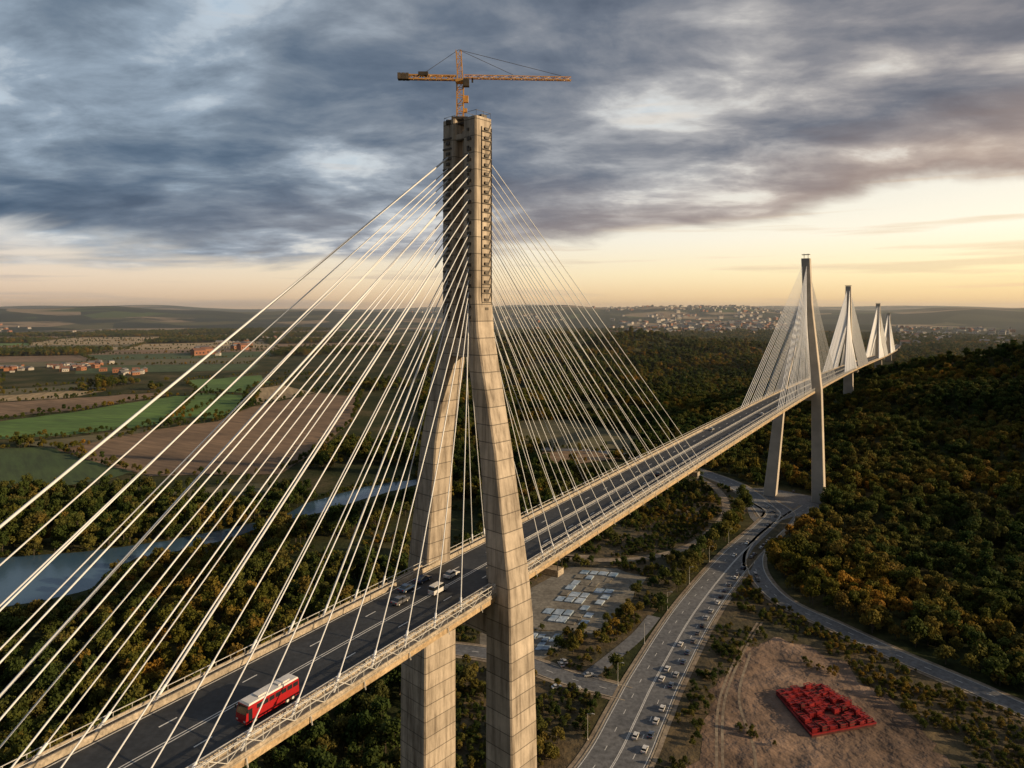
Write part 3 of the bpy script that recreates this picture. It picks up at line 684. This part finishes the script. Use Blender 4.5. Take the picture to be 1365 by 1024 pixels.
def zone(r0,r1,dens,smin,smax):
    a0,a1=math.radians(-50),math.radians(50); n=int(dens*(a1-a0)/2*(r1*r1-r0*r0))
    r_=np.sqrt(rng.uniform(r0*r0,r1*r1,n)); a=rng.uniform(a0,a1,n); x=r_*np.sin(a);y=r_*np.cos(a)
    z=terr(x,y); px,py=proj(x,y,0*z); flat=z<1.5
    f=fb(x,y,0.013); keep=np.ones(n,bool); sc=rng.uniform(smin,smax,n); var=rng.choice([0,1,2,0,1,2,3,4],n)
    left=(px<560)&(py<660); keep&=~(left&(f<0.45)&(py>505)); keep&=~((px<560)&(py<=507))
    midcl=(px>=560)&(px<900)&(py<665)&(py>470); keep&=~(midcl&(f<-0.6))
    nearl=(px<640)&(py>=665); keep&=~(nearl&(f<-0.6))
    for fp in fpolys: keep&=~((pip(px,py,fp)|pip(px,py-9,fp))&flat)
    for dy in(0,10,22): keep&=~pip(px,py-dy,RV)
    for fp in(LOT,LOT2): keep&=~pip(px,py,fp)
    keep&=~(pip(px,py,[(560,1200),(640,880),(840,900),(760,1200)])&(rng.random(n)<.35))
    sb=pip(px,py,SCRUB); keep&=~(sb&(fb(x,y,0.05)<0.0)); sc=np.where(sb,sc*rng.uniform(.35,.75,n),sc); var=np.where(sb&(rng.random(n)<.5),rng.choice([3,4],n),var)
    keep&=~pip(px,py,VERGE); keep&=~pip(px,py,FORE)
    if r0<900:
        for P,hw in ROADPATHS: keep&=distpath(x,y,P)>hw+5
    keep&=~((distpath(x,y,BP)<18)&(y>1250))
    for c in((T1[0],T1[1]),(T2[0],T2[1]),(T3[0],T3[1])): keep&=np.hypot(x-c[0],y-c[1])>19
    gold=(px>1010)&(py<900)&(fb(x,y,0.02)>-0.1)&(y<640); var=np.where(gold&(rng.random(n)<.65),rng.choice([3,4],n),var)
    gold2=(px>640)&(fb(x,y,0.009)>0.0)&(y>=600); var=np.where(gold2&(rng.random(n)<.5),rng.choice([3,4],n),var)
    i=np.where(keep)[0]; return np.stack([x[i],y[i],z[i]],1),sc[i],var[i]
for (r0,r1,de,a,b_) in((150,520,1/36,.6,1.15),(520,1000,1/50,.7,1.25),(1000,1900,1/85,.9,1.4),(1900,4300,1/330,1.2,1.8)):
    p,s,v=zone(r0,r1,de,a,b_); scatter('forest',p,s,v)
n=60000; r_=np.sqrt(rng.uniform(200**2,650**2,n)); a=rng.uniform(math.radians(-45),math.radians(50),n); x=r_*np.sin(a);y=r_*np.cos(a); px,py=proj(x,y,0*x)
f2=fb(x,y,0.06)+0.6*fb(x,y,0.19)
ok=(pip(px,py,SCRUB)&(f2>-0.3))|(pip(px,py,VERGE)&~pip(px,py,DIRT)&(f2>-0.4))|(pip(px,py,ISL)&(f2>0.3))|(pip(px,py,DIRT)&(f2>1.5))
bank=np.zeros(n,bool)
for dy in(-4,6,14,24): bank|=pip(px,py-dy,RV)
ok|=bank&~pip(px,py,RV)&~pip(px,py-5,RV)&(f2>-0.6)
ok|=(px<640)&(py>665)&(fb(x,y,0.013)<-0.45)&(f2>0.6)&~bank
for fp in(LOT,LOT2,FORE): ok&=~pip(px,py,fp)
for P,hw in ROADPATHS: ok&=distpath(x,y,P)>hw+2.2
ok&=~pip(px,py,[(1020,925),(1095,905),(1185,970),(1080,995)])
i=np.where(ok)[0]; scatter('scrub',np.stack([x[i],y[i],0*x[i]],1),rng.uniform(.10,.32,len(i)),rng.choice([0,1,1,3,4],len(i)))
hx=[h for h in hedge]
for fp in fpolys:
    w=[G(*q) for q in fp]
    for a in range(len(w)):
        p,q=w[a],w[(a+1)%len(w)]; l=math.hypot(p[0]-q[0],p[1]-q[1]); n=int(l/6)
        if math.hypot(*p)>3500: continue
        for k in range(n):
            if random.random()<.7: t=k/n; hx.append((p[0]+(q[0]-p[0])*t+random.gauss(0,1.5),p[1]+(q[1]-p[1])*t+random.gauss(0,1.5)))
hx=np.array(hx); hp=np.stack([hx[:,0],hx[:,1],terr(hx[:,0],hx[:,1])],1)
scatter('hedgerow',hp,rng.uniform(.35,.8,len(hx))*np.where(hx[:,1]>2200,1.4,1.0),rng.choice([0,1,2,3,5],len(hx)))
hx=np.array(woods); hp=np.stack([hx[:,0],hx[:,1],terr(hx[:,0],hx[:,1])],1)
scatter('woodland',hp,rng.uniform(1.1,1.7,len(hx)),rng.choice([0,1,2,0,1,3],len(hx)))
# ---------------- haze: real scattering medium lying over the far valley
if HAZE:
    mh=bpy.data.materials.new('haze'); mh.use_nodes=True; nt=mh.node_tree; nt.nodes.remove(nt.nodes['Principled BSDF'])
    vs=N(nt,'ShaderNodeVolumeScatter'); vs.inputs['Density'].default_value=4.2e-5; vs.inputs['Anisotropy'].default_value=0.3; vs.inputs['Color'].default_value=(0.88,0.94,1,1)
    L(nt,vs.outputs[0],nt.nodes['Material Output'].inputs['Volume'])
    mb=MB(); mb.box((0,16050,160),(26000,15000,220)); mb.obj('haze',mh)
# ---------------- world
w=bpy.data.worlds.new('World'); scene.world=w; w.use_nodes=True; nt=w.node_tree; bg=nt.nodes['Background']
SUN_AZ=math.radians(104); SUN_EL=math.radians(16)
sky=N(nt,'ShaderNodeTexSky'); sky.sky_type='NISHITA'; sky.sun_disc=False; sky.sun_elevation=SUN_EL; sky.sun_rotation=SUN_AZ
tc=N(nt,'ShaderNodeTexCoord').outputs['Generated']; sp=N(nt,'ShaderNodeSeparateXYZ'); L(nt,tc,sp.inputs[0]); x,y,z=sp.outputs
zc=mathn(nt,'MAXIMUM',z,0.0)
hyp=mathn(nt,'SQRT',mathn(nt,'ADD',mathn(nt,'MULTIPLY',x,x),mathn(nt,'MULTIPLY',y,y)))
a=mathn(nt,'DIVIDE',x,mathn(nt,'MAXIMUM',hyp,0.01)); af=mathn(nt,'MULTIPLY_ADD',a,0.83,0.5,clamp=True)
gl=ramp(nt,[(0,lin(232,196,162)),(0.04,lin(242,220,196)),(0.09,lin(228,224,218)),(0.2,lin(150,180,204)),(1,lin(90,130,170))])
gr=ramp(nt,[(0,lin(255,206,130,1.12)),(0.05,lin(255,236,184,1.2)),(0.10,lin(255,246,222,1.15)),(0.2,lin(244,240,230)),(0.4,lin(140,168,194)),(1,lin(90,130,170))])
L(nt,zc,gl.inputs[0]);L(nt,zc,gr.inputs[0]); grad=mixc(nt,af,gl.outputs[0],gr.outputs[0])
nish=mixc(nt,1.0,sky.outputs[0],(0.1,0.1,0.1,1),'MULTIPLY')
clear=mixc(nt,0.06,grad,nish)
den=mathn(nt,'ADD',zc,0.16)
cv=N(nt,'ShaderNodeCombineXYZ'); L(nt,mathn(nt,'DIVIDE',x,den),cv.inputs[0]); L(nt,mathn(nt,'DIVIDE',y,den),cv.inputs[1])
mp=N(nt,'ShaderNodeMapping'); mp.inputs['Location'].default_value=(5.3,0.4,0); mp.inputs['Scale'].default_value=(1.0,1.35,1); mp.inputs['Rotation'].default_value=(0,0,0.12); L(nt,cv.outputs[0],mp.inputs[0])
n1=noise(nt,mp.outputs[0],0.85,10,0.54,0.4); n2=noise(nt,mp.outputs[0],2.7,10,0.58,0.3)
nn=mathn(nt,'ADD',mathn(nt,'MULTIPLY',n1,0.64),mathn(nt,'MULTIPLY',n2,0.36))
nn=mathn(nt,'MULTIPLY_ADD',nn,1.75,-0.34)
azn=mathn(nt,'ARCTAN2',x,y)
for a0,z0,sa_,sz,k in((0.521,0.193,0.12,0.020,0.24),(0.32,0.15,0.10,0.014,0.14),(-0.22,0.375,0.13,0.045,0.13),(-0.61,0.088,0.10,0.014,0.2),(-0.56,0.36,0.12,0.06,-0.12)):
    e1=mathn(nt,'POWER',mathn(nt,'ABSOLUTE',mathn(nt,'DIVIDE',mathn(nt,'SUBTRACT',azn,a0),sa_)),2.0)
    e2=mathn(nt,'POWER',mathn(nt,'ABSOLUTE',mathn(nt,'DIVIDE',mathn(nt,'SUBTRACT',zc,z0),sz)),2.0)
    gsn=mathn(nt,'MULTIPLY',mathn(nt,'EXPONENT',mathn(nt,'MULTIPLY',mathn(nt,'ADD',e1,e2),-1.0)),k)
    nn=mathn(nt,'ADD',nn,gsn)
cc=ramp(nt,[(0.28,lin(74,94,116)),(0.42,lin(98,116,136)),(0.52,lin(122,137,153)),(0.62,lin(150,166,182)),(0.76,lin(214,222,228))]); L(nt,nn,cc.inputs[0])
ccw=ramp(nt,[(0.28,lin(96,100,112)),(0.42,lin(120,122,131)),(0.52,lin(148,145,148)),(0.62,lin(186,179,174)),(0.76,lin(250,242,228))]); L(nt,nn,ccw.inputs[0])
ccol=mixc(nt,mathn(nt,'MULTIPLY_ADD',a,1.0,0.42,clamp=True),cc.outputs[0],ccw.outputs[0])
bound=mathn(nt,'MULTIPLY_ADD',mathn(nt,'POWER',af,2.2),0.085,0.066)
edge=mathn(nt,'ADD',mathn(nt,'SUBTRACT',zc,bound),mathn(nt,'MULTIPLY',mathn(nt,'SUBTRACT',n1,0.5),0.16))
wu=N(nt,'ShaderNodeMapRange'); wu.inputs[1].default_value=0.10; wu.inputs[2].default_value=0.0; L(nt,edge,wu.inputs[0])
ccol=mixc(nt,mathn(nt,'MULTIPLY',mathn(nt,'MULTIPLY',wu.outputs[0],af),0.6),ccol,lin(196,164,140))
mr=N(nt,'ShaderNodeMapRange'); mr.interpolation_type='SMOOTHSTEP'; mr.inputs[1].default_value=-0.014; mr.inputs[2].default_value=0.024; L(nt,edge,mr.inputs[0])
brk=ramp(nt,[(0.66,(1,1,1)),(0.80,(0.3,0.3,0.3))]); L(nt,nn,brk.inputs[0])
mask=mathn(nt,'MULTIPLY',mr.outputs[0],brk.outputs[0])
mp2=N(nt,'ShaderNodeMapping'); mp2.inputs['Scale'].default_value=(3,3,60); L(nt,tc,mp2.inputs[0])
st=ramp(nt,[(0.56,(0,0,0)),(0.66,(0.45,0.45,0.45))]); L(nt,noise(nt,mp2.outputs[0],1.0,5,0.5),st.inputs[0])
clear2=mixc(nt,st.outputs[0],clear,mixc(nt,af,lin(180,170,168),lin(232,200,160)))
fin=mixc(nt,mask,clear2,ccol)
sth=N(nt,'ShaderNodeMapRange'); sth.inputs[1].default_value=-0.35; sth.inputs[2].default_value=0.35; sth.inputs[3].default_value=0.40; sth.inputs[4].default_value=1.0; L(nt,y,sth.inputs[0])
cmb=N(nt,'ShaderNodeCombineColor'); [L(nt,sth.outputs[0],cmb.inputs[i]) for i in range(3)]
fin=mixc(nt,1.0,fin,cmb.outputs[0],'MULTIPLY')
L(nt,fin,bg.inputs[0]); bg.inputs[1].default_value=1.0
# ---------------- sun
sd=bpy.data.lights.new('sun','SUN'); sd.energy=5.0; sd.angle=math.radians(0.6); sd.color=(1.0,0.73,0.43)
so=bpy.data.objects.new('sun',sd); COL.objects.link(so)
sv=Vector((math.sin(SUN_AZ)*math.cos(SUN_EL),math.cos(SUN_AZ)*math.cos(SUN_EL),math.sin(SUN_EL))); so.rotation_euler=sv.to_track_quat('Z','Y').to_euler()
# ---------------- camera
cd=bpy.data.cameras.new('camera'); cd.sensor_width=36; cd.lens=24; cd.shift_y=-100/1365; cd.clip_start=1; cd.clip_end=90000
co=bpy.data.objects.new('camera',cd); co.location=(0,0,HC); co.rotation_euler=(math.radians(90),0,0); COL.objects.link(co); scene.camera=co
scene.view_settings.view_transform='Standard'; scene.view_settings.look='None'; scene.view_settings.exposure=0
